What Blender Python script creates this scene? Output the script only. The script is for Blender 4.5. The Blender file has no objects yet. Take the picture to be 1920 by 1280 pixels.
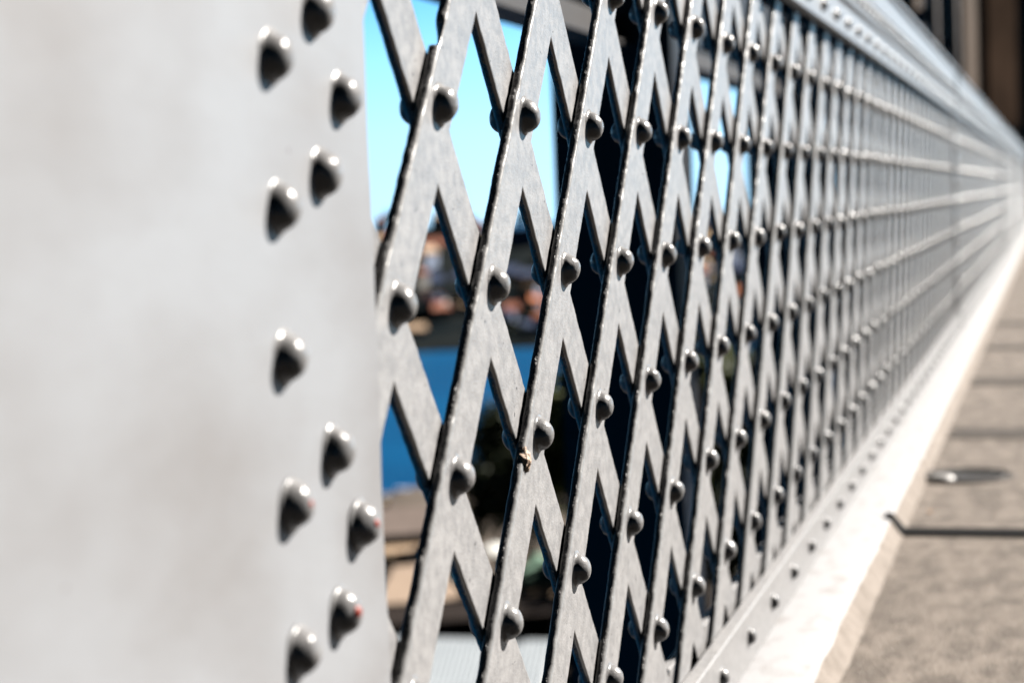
import bpy, bmesh, math, random
from mathutils import Vector, Matrix, noise

random.seed(11)
SC = bpy.context.scene
COL = SC.collection
R = math.radians

# ------------------------------------------------------------------ camera
FPX = 3500.0
YAW, PITCH, ROLL = 0.284935, -0.073331, -0.039078
CAM = Vector((-1.43251, -0.46313, -0.08037))
_f = Vector((math.cos(YAW) * math.cos(PITCH), math.sin(YAW) * math.cos(PITCH), math.sin(PITCH)))
_r = Vector((math.sin(YAW), -math.cos(YAW), 0))
_u = _r.cross(_f)
c_, s_ = math.cos(ROLL), math.sin(ROLL)
_r, _u = c_ * _r + s_ * _u, -s_ * _r + c_ * _u


def ray(px, py):
    return _f + _r * ((px - 960) / FPX) - _u * ((py - 640) / FPX)


def at_y(px, py, Y):
    d = ray(px, py)
    return CAM + d * ((Y - CAM.y) / d.y)


def at_z(px, py, Z):
    d = ray(px, py)
    return CAM + d * ((Z - CAM.z) / d.z)


def at_d(px, py, dist):
    d = ray(px, py)
    return CAM + d * (dist / math.hypot(d.x, d.y))


cam = bpy.data.cameras.new("camera")
co = bpy.data.objects.new("camera", cam)
COL.objects.link(co)
m = Matrix(((_r.x, _u.x, -_f.x), (_r.y, _u.y, -_f.y), (_r.z, _u.z, -_f.z))).to_4x4()
m.translation = CAM
co.matrix_world = m
cam.sensor_width = 36
cam.lens = FPX / 1920 * 36
cam.clip_start = 0.05
cam.clip_end = 30000
cam.dof.use_dof = True
cam.dof.focus_distance = 1.84
cam.dof.aperture_fstop = 4.4
SC.camera = co

# ------------------------------------------------------------------ light
SUN = Vector((0.58, -0.55, 0.60)).normalized()
elev = math.asin(SUN.z)
sl = bpy.data.lights.new("sun", 'SUN')
sl.energy = 5.0
sl.angle = R(0.5)
sl.color = (1.0, 0.945, 0.88)
so = bpy.data.objects.new("sun", sl)
COL.objects.link(so)
so.rotation_euler = SUN.to_track_quat('Z', 'Y').to_euler()
so.location = (0, 0, 60)

w = bpy.data.worlds.new("World")
SC.world = w
w.use_nodes = True
nt = w.node_tree
nt.nodes.clear()
sky = nt.nodes.new('ShaderNodeTexSky')
sky.sky_type = 'NISHITA'
sky.sun_disc = False
sky.sun_elevation = elev
sky.sun_rotation = math.atan2(SUN.x, SUN.y)
sky.air_density = 1.0
sky.dust_density = 0.2
sky.ozone_density = 1.5
# the sky: a pale band of sea haze low over the harbour, deepening quickly to a clear dark blue overhead
wtc = nt.nodes.new('ShaderNodeTexCoord')
wsx = nt.nodes.new('ShaderNodeSeparateXYZ')
nt.links.new(wtc.outputs['Generated'], wsx.inputs[0])
wup = nt.nodes.new('ShaderNodeVectorMath')
wup.operation = 'ADD'
wup.inputs[1].default_value = (0, 0, 0.45)
nt.links.new(wtc.outputs['Generated'], wup.inputs[0])
wno = nt.nodes.new('ShaderNodeVectorMath')
wno.operation = 'NORMALIZE'
nt.links.new(wup.outputs[0], wno.inputs[0])
nt.links.new(wno.outputs[0], sky.inputs['Vector'])
wr = nt.nodes.new('ShaderNodeValToRGB')
E_ = wr.color_ramp.elements
SKYSTOPS = [(0.0, (0.03, 0.03, 0.03)), (0.485, (0.04, 0.04, 0.04)), (0.492, (1.0, 1.06, 0.86)), (0.52, (0.88, 1.0, 0.82)),
            (0.54, (0.66, 0.95, 0.85)), (0.557, (0.36, 0.74, 0.8)), (0.6, (0.02, 0.036, 0.046)), (1.0, (0.013, 0.0155, 0.0175))]
while len(E_) < len(SKYSTOPS):
    E_.new(0.5)
for el, (p_, c_3) in zip(E_, SKYSTOPS):
    el.position = p_
    el.color = (*c_3, 1)
wmr = nt.nodes.new('ShaderNodeMapRange')
wmr.inputs['From Min'].default_value = -1
nt.links.new(wsx.outputs['Z'], wmr.inputs['Value'])
nt.links.new(wmr.outputs[0], wr.inputs['Fac'])
wmx = nt.nodes.new('ShaderNodeMix')
wmx.data_type = 'RGBA'
wmx.blend_type = 'MULTIPLY'
wmx.inputs[0].default_value = 1
nt.links.new(sky.outputs[0], wmx.inputs[6])
nt.links.new(wr.outputs[0], wmx.inputs[7])
# brightest ahead of the camera, dimmed behind it to cut fill on shaded sides
wdt = nt.nodes.new('ShaderNodeVectorMath')
wdt.operation = 'DOT_PRODUCT'
wdt.inputs[1].default_value = (0.95, 0.3, 0)
nt.links.new(wtc.outputs['Generated'], wdt.inputs[0])
waz = nt.nodes.new('ShaderNodeMapRange')
waz.interpolation_type = 'SMOOTHSTEP'
waz.inputs['From Min'].default_value = -0.2
waz.inputs['From Max'].default_value = 0.9
waz.inputs['To Min'].default_value = 0.10
waz.inputs['To Max'].default_value = 1.0
nt.links.new(wdt.outputs['Value'], waz.inputs['Value'])
wm2 = nt.nodes.new('ShaderNodeVectorMath')
wm2.operation = 'SCALE'
nt.links.new(wmx.outputs[2], wm2.inputs[0])
nt.links.new(waz.outputs[0], wm2.inputs['Scale'])
bg = nt.nodes.new('ShaderNodeBackground')
bg.inputs['Strength'].default_value = 0.15
out = nt.nodes.new('ShaderNodeOutputWorld')
nt.links.new(wm2.outputs[0], bg.inputs[0])
nt.links.new(bg.outputs[0], out.inputs[0])

SC.view_settings.view_transform = 'Standard'
SC.view_settings.look = 'None'
SC.view_settings.exposure = 1.5
SC.view_settings.gamma = 1
SC.cycles.use_denoising = True
SC.cycles.max_bounces = 5
SC.cycles.diffuse_bounces = 0
SC.cycles.glossy_bounces = 1
SC.cycles.transmission_bounces = 2
SC.cycles.sample_clamp_indirect = 4


# ------------------------------------------------------------------ materials
ALB = 0.55


def mat(name, col, rough=0.5, col2=None, nscale=5.0, bump=0.0, bscale=60.0, bdist=0.001, metal=0.0, spec=0.5,
        lo=0.35, hi=0.65, stretch=(1, 1, 1), speck=None, detail=5.0, rvar=0.0):
    col = tuple(c * ALB for c in col)
    col2 = tuple(c * ALB for c in col2) if col2 is not None else None
    M = bpy.data.materials.new(name)
    M.use_nodes = True
    N, L = M.node_tree.nodes, M.node_tree.links
    b = N['Principled BSDF']
    b.inputs['Roughness'].default_value = rough
    b.inputs['Metallic'].default_value = metal
    b.inputs['Specular IOR Level'].default_value = spec
    tc = N.new('ShaderNodeTexCoord')
    mp = N.new('ShaderNodeMapping')
    mp.inputs['Scale'].default_value = stretch
    geo = N.new('ShaderNodeNewGeometry')
    L.new(geo.outputs['Position'], mp.inputs['Vector'])
    base = None
    if col2 is not None:
        n = N.new('ShaderNodeTexNoise')
        n.inputs['Scale'].default_value = nscale
        n.inputs['Detail'].default_value = detail
        L.new(mp.outputs[0], n.inputs['Vector'])
        cr = N.new('ShaderNodeValToRGB')
        cr.color_ramp.elements[0].position = lo
        cr.color_ramp.elements[0].color = (*col, 1)
        cr.color_ramp.elements[1].position = hi
        cr.color_ramp.elements[1].color = (*col2, 1)
        L.new(n.outputs['Fac'], cr.inputs['Fac'])
        base = cr.outputs['Color']
        if rvar:
            mr = N.new('ShaderNodeMapRange')
            mr.inputs['To Min'].default_value = rough - rvar
            mr.inputs['To Max'].default_value = rough + rvar
            L.new(n.outputs['Fac'], mr.inputs['Value'])
            L.new(mr.outputs[0], b.inputs['Roughness'])
    if speck is not None:
        scol, sscale, thr = speck
        n2 = N.new('ShaderNodeTexNoise')
        n2.inputs['Scale'].default_value = sscale
        n2.inputs['Detail'].default_value = 2
        L.new(geo.outputs['Position'], n2.inputs['Vector'])
        cr2 = N.new('ShaderNodeValToRGB')
        cr2.color_ramp.elements[0].position = thr
        cr2.color_ramp.elements[0].color = (0, 0, 0, 1)
        cr2.color_ramp.elements[1].position = thr + 0.03
        cr2.color_ramp.elements[1].color = (1, 1, 1, 1)
        L.new(n2.outputs['Fac'], cr2.inputs['Fac'])
        mx = N.new('ShaderNodeMix')
        mx.data_type = 'RGBA'
        L.new(cr2.outputs['Color'], mx.inputs[0])
        if base is not None:
            L.new(base, mx.inputs[6])
        else:
            mx.inputs[6].default_value = (*col, 1)
        mx.inputs[7].default_value = (*[c * ALB for c in scol], 1)
        base = mx.outputs[2]
    if base is not None:
        L.new(base, b.inputs['Base Color'])
    else:
        b.inputs['Base Color'].default_value = (*col, 1)
    if bump:
        nb = N.new('ShaderNodeTexNoise')
        nb.inputs['Scale'].default_value = bscale
        nb.inputs['Detail'].default_value = 4
        L.new(mp.outputs[0], nb.inputs['Vector'])
        bp = N.new('ShaderNodeBump')
        bp.inputs['Strength'].default_value = bump
        bp.inputs['Distance'].default_value = bdist
        L.new(nb.outputs['Fac'], bp.inputs['Height'])
        L.new(bp.outputs[0], b.inputs['Normal'])
    return M


G1, G2 = (0.34, 0.34, 0.345), (0.42, 0.415, 0.415)
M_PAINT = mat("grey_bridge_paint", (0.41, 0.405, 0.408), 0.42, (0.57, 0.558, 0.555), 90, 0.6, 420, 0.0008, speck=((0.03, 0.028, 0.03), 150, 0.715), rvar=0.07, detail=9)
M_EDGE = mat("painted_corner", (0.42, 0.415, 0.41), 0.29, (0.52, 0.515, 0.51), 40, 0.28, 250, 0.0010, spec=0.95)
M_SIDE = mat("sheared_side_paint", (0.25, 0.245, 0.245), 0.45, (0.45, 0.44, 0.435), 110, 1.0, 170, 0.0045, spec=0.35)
M_RIVET = mat("rivet_paint", (0.33, 0.325, 0.325), 0.28, (0.42, 0.412, 0.41), 60, 0.6, 150, 0.0014, spec=0.3)
M_PLATE = mat("plate_paint", (0.51, 0.523, 0.548), 0.5, (0.385, 0.373, 0.372), 7, 0.3, 60, 0.001, stretch=(0.55, 1, 0.9), rvar=0.05, detail=9, lo=.40, hi=.70, speck=((0.2, 0.16, 0.14), 60, 0.76))
M_RED = mat("red_paint_mark", (0.5, 0.06, 0.03), 0.5)
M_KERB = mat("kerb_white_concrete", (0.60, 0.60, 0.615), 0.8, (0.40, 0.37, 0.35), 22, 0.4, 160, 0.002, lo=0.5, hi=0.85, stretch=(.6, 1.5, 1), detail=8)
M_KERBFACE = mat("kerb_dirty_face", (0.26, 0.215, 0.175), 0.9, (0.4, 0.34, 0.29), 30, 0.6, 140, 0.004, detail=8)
M_ASPH = mat("path_asphalt", (0.155, 0.122, 0.095), 0.9, (0.325, 0.268, 0.22), 20, 0.9, 180, 0.005, stretch=(0.6, 1.3, 1),
             speck=((0.55, 0.5, 0.44), 150, 0.66), detail=9, lo=.36, hi=.66)
M_JOINT = mat("joint_sealant", (0.006, 0.006, 0.007), 0.9, (0.012, 0.011, 0.011), 40, spec=0.1)
M_BAND = mat("bitumen_seam", (0.08, 0.067, 0.058), 0.9, (0.14, 0.12, 0.104), 30, 0.5, 200, 0.003, spec=0.2)
M_SHADE_STEEL = mat("dark_steel_paint", (0.008, 0.009, 0.014), 0.55, (0.013, 0.013, 0.018), 3, spec=0.25)  # shade on the columns is put into this near-black base colour
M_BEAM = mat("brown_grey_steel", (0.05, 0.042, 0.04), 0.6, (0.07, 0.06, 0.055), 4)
M_POLE = mat("pole_grey_paint", (0.22, 0.19, 0.18), 0.6, (0.27, 0.24, 0.22), 4)
M_GLOBE = mat("lamp_globe_smoked", (0.02, 0.03, 0.06), 0.2, spec=0.5)  # navy of the mirrored sky is put into the base colour
M_RECESS_SHADE = mat("recess_dark_stone", (0.12, 0.08, 0.058), 0.95, (0.07, 0.048, 0.036), 0.3, spec=0.0)
M_STONE = mat("pylon_sandstone", (0.30, 0.21, 0.145), 0.85, (0.16, 0.11, 0.08), 0.35, 0.6, 1.5, 0.06, stretch=(1, 1, 0.12))
M_GUM = mat("dried_gum", (0.85, 0.6, 0.42), 0.6, (0.55, 0.36, 0.24), 160, 0.9, 300, 0.002)
M_LEAFDRY = mat("dry_leaf", (0.45, 0.22, 0.06), 0.7)
M_IRON = mat("cover_cast_iron", (0.05, 0.05, 0.05), 0.5, (0.08, 0.075, 0.07), 60, metal=0.6)
M_RIM = mat("cover_worn_rim", (0.16, 0.145, 0.135), 0.9, spec=0.1)
M_GLINT = mat("cover_bright_lug", (0.6, 0.58, 0.56), 0.5, metal=0.2)
M_WATER = mat("harbour_water", (0.0, 0.085, 0.235), 0.45, (0.0, 0.125, 0.32), 0.03, 0.5, 0.25, 0.6, spec=0.1, stretch=(1, .35, 1))
M_LAND = mat("shore_ground", (0.13, 0.105, 0.085), 0.9, (0.24, 0.2, 0.165), 0.08, spec=0.1)
M_HILL = mat("hill_bush", (0.012, 0.018, 0.022), 0.95, (0.035, 0.04, 0.04), 0.06, spec=0.0)
M_BARK = mat("bark", (0.05, 0.04, 0.03), 0.9)
M_GLASS = mat("window_glass", (0.015, 0.02, 0.03), 0.15)


def leafmat(name, a, b):
    M = mat(name, a, 0.6, b, 0.6, spec=0.2)
    M.node_tree.nodes['Principled BSDF'].inputs['Subsurface Weight'].default_value = 0.0
    return M


M_LEAF = leafmat("leaf_dark", (0.018, 0.03, 0.008), (0.045, 0.065, 0.012))
M_LEAF2 = leafmat("leaf_olive", (0.09, 0.12, 0.015), (0.19, 0.23, 0.03))

_mc = {}


def flat(name, col, rough=0.7):
    k = name
    if k not in _mc:
        col = tuple(c * 1.7 for c in col)
        c2 = tuple(c * 1.18 for c in col)
        _mc[k] = mat(name, col, rough, c2, 0.5, spec=0.12)
    return _mc[k]


# ------------------------------------------------------------------ helpers
def tag(o, label=None, cat=None, group=None, kind=None):
    if label: o['label'] = label
    if cat: o['category'] = cat
    if group: o['group'] = group
    if kind: o['kind'] = kind
    return o


def empty(name, loc, label, cat, group=None, rz=0):
    o = bpy.data.objects.new(name, None)
    o.empty_display_size = 0.1
    COL.objects.link(o)
    o.location = loc
    o.rotation_euler = (0, 0, rz)
    return tag(o, label, cat, group)


class MB:
    def __init__(s):
        s.v, s.f, s.mi, s.sm = [], [], [], []

    def add(s, vs, fs, mi=0, smooth=False):
        b = len(s.v)
        s.v += [tuple(x) for x in vs]
        for f in fs:
            s.f.append(tuple(b + i for i in f))
            s.mi.append(mi)
            s.sm.append(smooth)

    def box(s, x0, x1, y0, y1, z0, z1, mi=0):
        vs = [(x, y, z) for x in (x0, x1) for y in (y0, y1) for z in (z0, z1)]
        s.add(vs, [(0, 1, 3, 2), (4, 6, 7, 5), (0, 4, 5, 1), (2, 3, 7, 6), (0, 2, 6, 4), (1, 5, 7, 3)], mi)

    def bbox(s, x0, x1, y0, y1, z0, z1, r=0.002, mi=0):
        """box along X with rounded long edges"""
        pts = []
        for cy, cz, a0 in ((y1 - r, z1 - r, 0), (y0 + r, z1 - r, 90), (y0 + r, z0 + r, 180), (y1 - r, z0 + r, 270)):
            for k in range(4):
                a = R(a0 + k * 30)
                pts.append((cy + r * math.cos(a), cz + r * math.sin(a)))
        n = len(pts)
        vs = [(x0, *p) for p in pts] + [(x1, *p) for p in pts]
        for i in range(n):
            j = (i + 1) % n
            s.add([vs[i], vs[j], vs[n + j], vs[n + i]], [(0, 3, 2, 1)], mi, False)
        s.add(vs, [tuple(range(n)), tuple(range(2 * n - 1, n - 1, -1))], mi)

    def tube(s, p0, p1, r0, r1=None, n=10, mi=0):
        p0, p1 = Vector(p0), Vector(p1)
        r1 = r0 if r1 is None else r1
        d = (p1 - p0).normalized()
        a = d.orthogonal().normalized()
        b = d.cross(a)
        vs = []
        for p, r in ((p0, r0), (p1, r1)):
            for i in range(n):
                t = 2 * math.pi * i / n
                vs.append(p + a * (r * math.cos(t)) + b * (r * math.sin(t)))
        s.add(vs, [(i, (i + 1) % n, n + (i + 1) % n, n + i) for i in range(n)], mi, True)
        s.add(vs, [tuple(range(n - 1, -1, -1)), tuple(range(n, 2 * n))], mi)

    def lathe(s, prof, origin=(0, 0, 0), axis='Z', n=20, mi=0, jit=0.0, seed=0):
        """prof: list of (radius, height)"""
        vs, fs = [], []
        for i, (r, h) in enumerate(prof):
            for k in range(n):
                t = 2 * math.pi * k / n
                rr, hh = r, h
                if jit:
                    q = Vector((r * math.cos(t) * 70 + seed, r * math.sin(t) * 70, h * 70))
                    rr += jit * noise.noise(q)
                    hh += jit * 0.7 * noise.noise(q + Vector((9, 9, 9))) if i else 0
                x, y = rr * math.cos(t), rr * math.sin(t)
                p = (x, y, hh) if axis == 'Z' else (x, -hh, y)
                vs.append((p[0] + origin[0], p[1] + origin[1], p[2] + origin[2]))
        m_ = len(prof)
        for i in range(m_ - 1):
            for k in range(n):
                a, b = i * n + k, i * n + (k + 1) % n
                c, d = b + n, a + n
                fs.append((a, b, c, d) if axis == 'Z' else (a, b, c, d))
        s.add(vs, fs, mi, True)
        s.add(vs[-n:], [tuple(range(n))], mi, True)

    def build(s, name, mats, parent=None, origin=(0, 0, 0), link=True):
        me = bpy.data.meshes.new(name)
        O = Vector(origin)
        me.from_pydata([(v[0] - O.x, v[1] - O.y, v[2] - O.z) for v in s.v], [], s.f)
        if not isinstance(mats, (list, tuple)):
            mats = [mats]
        for M in mats:
            me.materials.append(M)
        me.polygons.foreach_set('material_index', s.mi)
        me.polygons.foreach_set('use_smooth', s.sm)
        bm = bmesh.new()
        bm.from_mesh(me)
        bmesh.ops.remove_doubles(bm, verts=bm.verts, dist=1e-6)
        bmesh.ops.recalc_face_normals(bm, faces=bm.faces)
        bm.to_mesh(me)
        bm.free()
        o = bpy.data.objects.new(name, me)
        COL.objects.link(o)
        if parent is not None:
            o.parent = parent
            o.location = O - world_loc(parent)
        else:
            o.location = O
        return o


def world_loc(o):
    l = Vector((0, 0, 0))
    while o is not None:
        l += Vector(o.location)
        o = o.parent
    return l


def place(name, me, parent, loc):
    o = bpy.data.objects.new(name, me)
    COL.objects.link(o)
    o.parent = parent
    o.location = Vector(loc) - world_loc(parent)
    return o


# ------------------------------------------------------------------ fence geometry constants
S = 0.25          # spacing of the lattice bars
H = 0.14945       # row spacing of the crossings
BW, BT = 0.060, 0.0098
YF = 0.008        # face of the front bars
ZT, ZB = 0.325, -0.775
ZG = -0.825        # path level
ZK = -0.782       # kerb top
BASE = ZK


def dome_profile(Rr):
    p = [(Rr * 1.22, 0.0), (Rr * 1.10, Rr * 0.05), (Rr * 1.02, Rr * 0.14), (Rr * 0.99, Rr * 0.26)]
    for k in range(1, 9):
        a = R(10 + k * 9.6)
        p.append((Rr * math.cos(a) * 0.985, Rr * (0.26 + 0.70 * (math.sin(a) - math.sin(R(10))) / (1 - math.sin(R(10))))))
    return p


def dome_mesh(name, Rr, seed, back=False):
    b = MB()
    b.lathe(dome_profile(Rr), axis='Y', n=28, jit=0.0011 if Rr > 0.013 else 0.0006, seed=seed)
    if back:
        b.v = [(x, -y, z) for x, y, z in b.v]
    o = b.build(name, M_RIVET)
    me = o.data
    bpy.data.objects.remove(o)
    return me


DOMES = [dome_mesh("rivet_dome", 0.0152, k * 13.7) for k in range(6)]
DOMES_B = [dome_mesh("rivet_dome_back", 0.0152, k * 7.7 + 3, True) for k in range(3)]
DOMES_S = [dome_mesh("rivet_dome_small", 0.0125, k * 5.7 + 1) for k in range(3)]


def bar_mesh(mb, X0, Z0, X1, Z1, yf, seed, step=0.02, amp=0.0006, notch=None):
    """flat bar swept from bottom point to top point; side 0 is the left-hand side"""
    d = Vector((X1 - X0, 0, Z1 - Z0))
    Ln = d.length
    d.normalize()
    side = Vector((-d.z, 0, d.x)) if d.x > 0 else Vector((-d.z, 0, d.x))
    if side.x > 0: side = -side
    n = max(2, int(Ln / step))
    hw, r = BW / 2, 0.0031
    prof = []      # (s toward left side, y)
    for cs, cy, a0 in ((hw - r, yf + r, 0), (hw - r, yf + BT - r, 90), (-hw + r, yf + BT - r, 180), (-hw + r, yf + r, 270)):
        for k in range(3):
            a = R(a0 + k * 45)
            # a=0 -> facing -Y ... rotate so that 0:(front) 90:(left)
            prof.append((cs + r * math.sin(a + 0) if a0 in (0,) else cs + r * math.sin(a), cy - r * math.cos(a)))
    P = len(prof)
    vs = []
    for i in range(n + 1):
        t = Ln * i / n
        c = Vector((X0, 0, Z0)) + d * t
        for k, (sv, y) in enumerate(prof):
            j = 0
            if amp:
                q = Vector((t * 55 + seed * 17, y * 60, 3.3 if sv > 0 else 8.1))
                j = amp * (noise.noise(q) + 0.7 * noise.noise(q * 3.1))
                if sv > 0: j *= 1.3
            yy = y
            if notch and sv > 0 and k >= 1:
                zc, hwid, dep = notch
                tt = abs(c.z - zc) / hwid
                if tt < 1:
                    kk = (1 - tt * tt)
                    if k >= 2: j -= dep * kk * (1.0 if k > 2 else 0.55)
            p = c + side * (sv + (j if sv > 0 else -j))
            vs.append((p.x, yy, p.z))
    fs_flat, fs_side, fs_c = [], [], []
    for i in range(n):
        for k in range(P):
            k2 = (k + 1) % P
            f = (i * P + k, i * P + k2, (i + 1) * P + k2, (i + 1) * P + k)
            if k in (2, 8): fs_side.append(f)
            elif k in (5, 11): fs_flat.append(f)
            else: fs_c.append(f)
    mb.add(vs, fs_flat, 0, False)
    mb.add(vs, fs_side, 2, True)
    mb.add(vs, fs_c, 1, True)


def bar_span(k, kind, x0, x1):
    """ends of bar k clipped to the panel: returns (Xb,Zb,Xt,Zt) or None"""
    g = (S / 2) / H
    f = (lambda z: S * k + g * z) if kind == '/' else (lambda z: S * k - g * z)
    zb, zt = ZB, ZT
    lo, hi = zb, zt
    N = 400
    zs = [zb + (zt - zb) * i / N for i in range(N + 1)]
    zs = [z for z in zs if x0 <= f(z) <= x1]
    if len(zs) < 8: return None
    return f(zs[0]), zs[0], f(zs[-1]), zs[-1]


# ------------------------------------------------------------------ first fence panel, bar by bar
PX0, PX1 = -0.205, 7.93
panel = empty("lattice_fence_panel", (PX0, 0.015, BASE), "sharp grey lattice panel of riveted diagonal bars beside the broad front plate", "fence panel", "lattice panels of the bridge parapet")
bars_f = {}
for kind, yf in (('/', YF), ('\\', YF + BT + 0.0004)):
    ks = range(-4, 38)
    for k in ks:
        sp = bar_span(k, kind, PX0 - 0.11, PX1 + 0.1)
        if sp is None: continue
        xm = (sp[0] + sp[2]) / 2
        near = xm < 1.7
        mb = MB()
        step = 0.004 if near else (0.02 if xm < 3.5 else 0.08)
        notch = (0.0, 0, 0)
        bar_mesh(mb, *sp, yf, k + (50 if kind == '/' else 0), step, 0.0010 if xm < 3.5 else 0.0005,
                 (0.0415, 0.011, 0.015) if (kind == '/' and k == 0) else None)
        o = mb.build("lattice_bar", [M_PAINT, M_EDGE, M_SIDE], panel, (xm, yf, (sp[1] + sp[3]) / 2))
        bars_f[(kind, k)] = o

# rivets on the crossings: nearest hundred as their own sub-parts, the rest as one part
rest = MB()
cnt = 0
sites = []
for k in range(-2, 38):
    for r_ in range(-1, 5):
        X = S * k - S / 2 * r_
        if X < PX0 - 0.02 or X > PX1 - 0.02: continue
        sites.append((X, r_, k))
sites.sort()
for X, r_, k in sites:
    Z = -H * r_
    jx, jz = random.uniform(-.0025, .0025), random.uniform(-.0025, .0025)
    if cnt < 72 and ('/', k) in bars_f:
        o = place("rivet", random.choice(DOMES), bars_f[('/', k)], (X + jx, YF - 0.0002, Z + jz))
        o.rotation_euler = (0, random.uniform(0, 6.28), 0)
        cnt += 1
    else:
        rest.lathe([(p[0], p[1]) for p in dome_profile(0.0152)][::2] + [(0.002, 0.0146)], (X + jx, YF - 0.0002, Z + jz), 'Y', 12)
tag(rest.build("distant_rivet_heads", M_RIVET, panel, (4, YF, -.3)), kind='stuff')
nb = 0
restb = MB()
for X, r_, k in sites:
    kb = k - r_          # X = S*kb + S/2*r
    Z = -H * r_
    if ('\\', kb) not in bars_f: continue
    if nb < 20:
        o = place("rivet", random.choice(DOMES_B), bars_f[('\\', kb)], (X, YF + 2 * BT + 0.0004, Z))
        nb += 1
    else:
        b2 = MB()
        b2.lathe(dome_profile(0.0152)[::3] + [(0.002, 0.0146)], (0, 0, 0), 'Y', 10)
        restb.add([(x + X, YF + 2 * BT + 0.0006 - y, z + Z) for x, y, z in b2.v], b2.f, 0, True)
tag(restb.build("rear_rivet_heads", M_RIVET, panel, (4, .04, -.3)), kind='stuff')


def rails(parent, x0, x1, detailed):
    t = MB()
    t.bbox(x0, x1, -0.016, 0.0072, 0.268, 0.338, 0.0022)
    t.bbox(x0, x1, -0.003, 0.0345, 0.330, 0.470, 0.002)
    t.bbox(x0, x1, -0.017, -0.0032, 0.351, 0.395, 0.003)
    t.bbox(x0, x1, -0.014, -0.0034, 0.402, 0.468, 0.003)
    t.bbox(x0, x1, -0.024, 0.075, 0.4705, 0.486, 0.004)
    t.bbox(x0, x1, 0.0358, 0.050, 0.268, 0.338, 0.0022)
    top = t.build("top_rail", M_PAINT, parent, ((x0 + x1) / 2, 0, 0.37))
    b = MB()
    b.bbox(x0, x1, -0.0135, 0.0074, -0.7815, -0.700, 0.0026)
    b.bbox(x0, x1, 0.0357, 0.05, -0.7815, -0.700, 0.0022)
    bot = b.build("bottom_rail", M_PAINT, parent, ((x0 + x1) / 2, 0, -0.74))
    n_sep = 0
    mt, mbm = MB(), MB()
    X = 2.67 - 0.235 * 14
    while X < x1 - 0.05:
        if X > x0 + 0.05:
            mt.lathe(dome_profile(0.0125)[::2] + [(0.002, 0.012)], (X, -0.0158, 0.298), 'Y', 12)
            mt.lathe(dome_profile(0.0105)[::2] + [(0.002, 0.0095)], (X + 0.05, -0.0168, 0.373), 'Y', 10)
            mt.lathe(dome_profile(0.0105)[::2] + [(0.002, 0.0095)], (X + 0.167, -0.0168, 0.373), 'Y', 10)
        X += 0.235
    tag(mt.build("rail_rivet_heads", M_RIVET, top, ((x0 + x1) / 2, 0, 0.33)), kind='stuff')
    X = 1.06 - 0.2415 * 8
    while X < x1 - 0.05:
        if X > x0 + 0.05:
            if detailed and 0.6 < X < 3.0:
                place("rivet", random.choice(DOMES_S), bot, (X, -0.0133, -0.737))
            else:
                mbm.lathe(dome_profile(0.0125)[::2] + [(0.002, 0.012)], (X, -0.0133, -0.737), 'Y', 12)
        X += 0.2415
    tag(mbm.build("rail_rivet_heads", M_RIVET, bot, ((x0 + x1) / 2, 0, -0.74)), kind='stuff')


rails(panel, PX0 + 0.003, PX1 - 0.003, True)


# further panels: one thing each, lattice as one part (far out of focus)
def far_panel(x0, x1, label):
    p = empty("lattice_fence_panel", (x0, 0.015, BASE), label, "fence panel", "lattice panels of the bridge parapet")
    mb, rv = MB(), MB()
    k0, k1 = int(x0 / S) - 5, int(x1 / S) + 6
    for kind, yf in (('/', YF), ('\\', YF + BT + 0.0004)):
        for k in range(k0, k1):
            sp = bar_span(k, kind, x0 - 0.06, x1 + 0.06)
            if sp: bar_mesh(mb, *sp, yf, k, 0.25, 0)
    mb.build("lattice", [M_PAINT, M_EDGE, M_SIDE], p, (x0, 0, 0))
    for k in range(k0, k1):
        for r_ in range(-1, 5):
            X = S * k - S / 2 * r_
            if x0 < X < x1:
                rv.lathe(dome_profile(0.0152)[::3] + [(0.002, 0.0146)], (X, YF - 0.0002, -H * r_), 'Y', 8)
    tag(rv.build("rivet_heads", M_RIVET, p, (x0, 0, 0)), kind='stuff')
    rails(p, x0 + 0.003, x1 - 0.003, False)


PITCHX = 8.30
far_panel(PX0 + PITCHX, PX1 + PITCHX, "blurred lattice panel just beyond the narrow post, its rivet rows white streaks")
far_panel(PX0 + 2 * PITCHX, PX1 + 2 * PITCHX, "third lattice panel along the parapet, a pale strip tapering beside the white kerb")
far_panel(PX0 + 3 * PITCHX, PX1 + 3 * PITCHX, "last lattice panel of the parapet, narrowing into the pale vanishing point")


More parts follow.
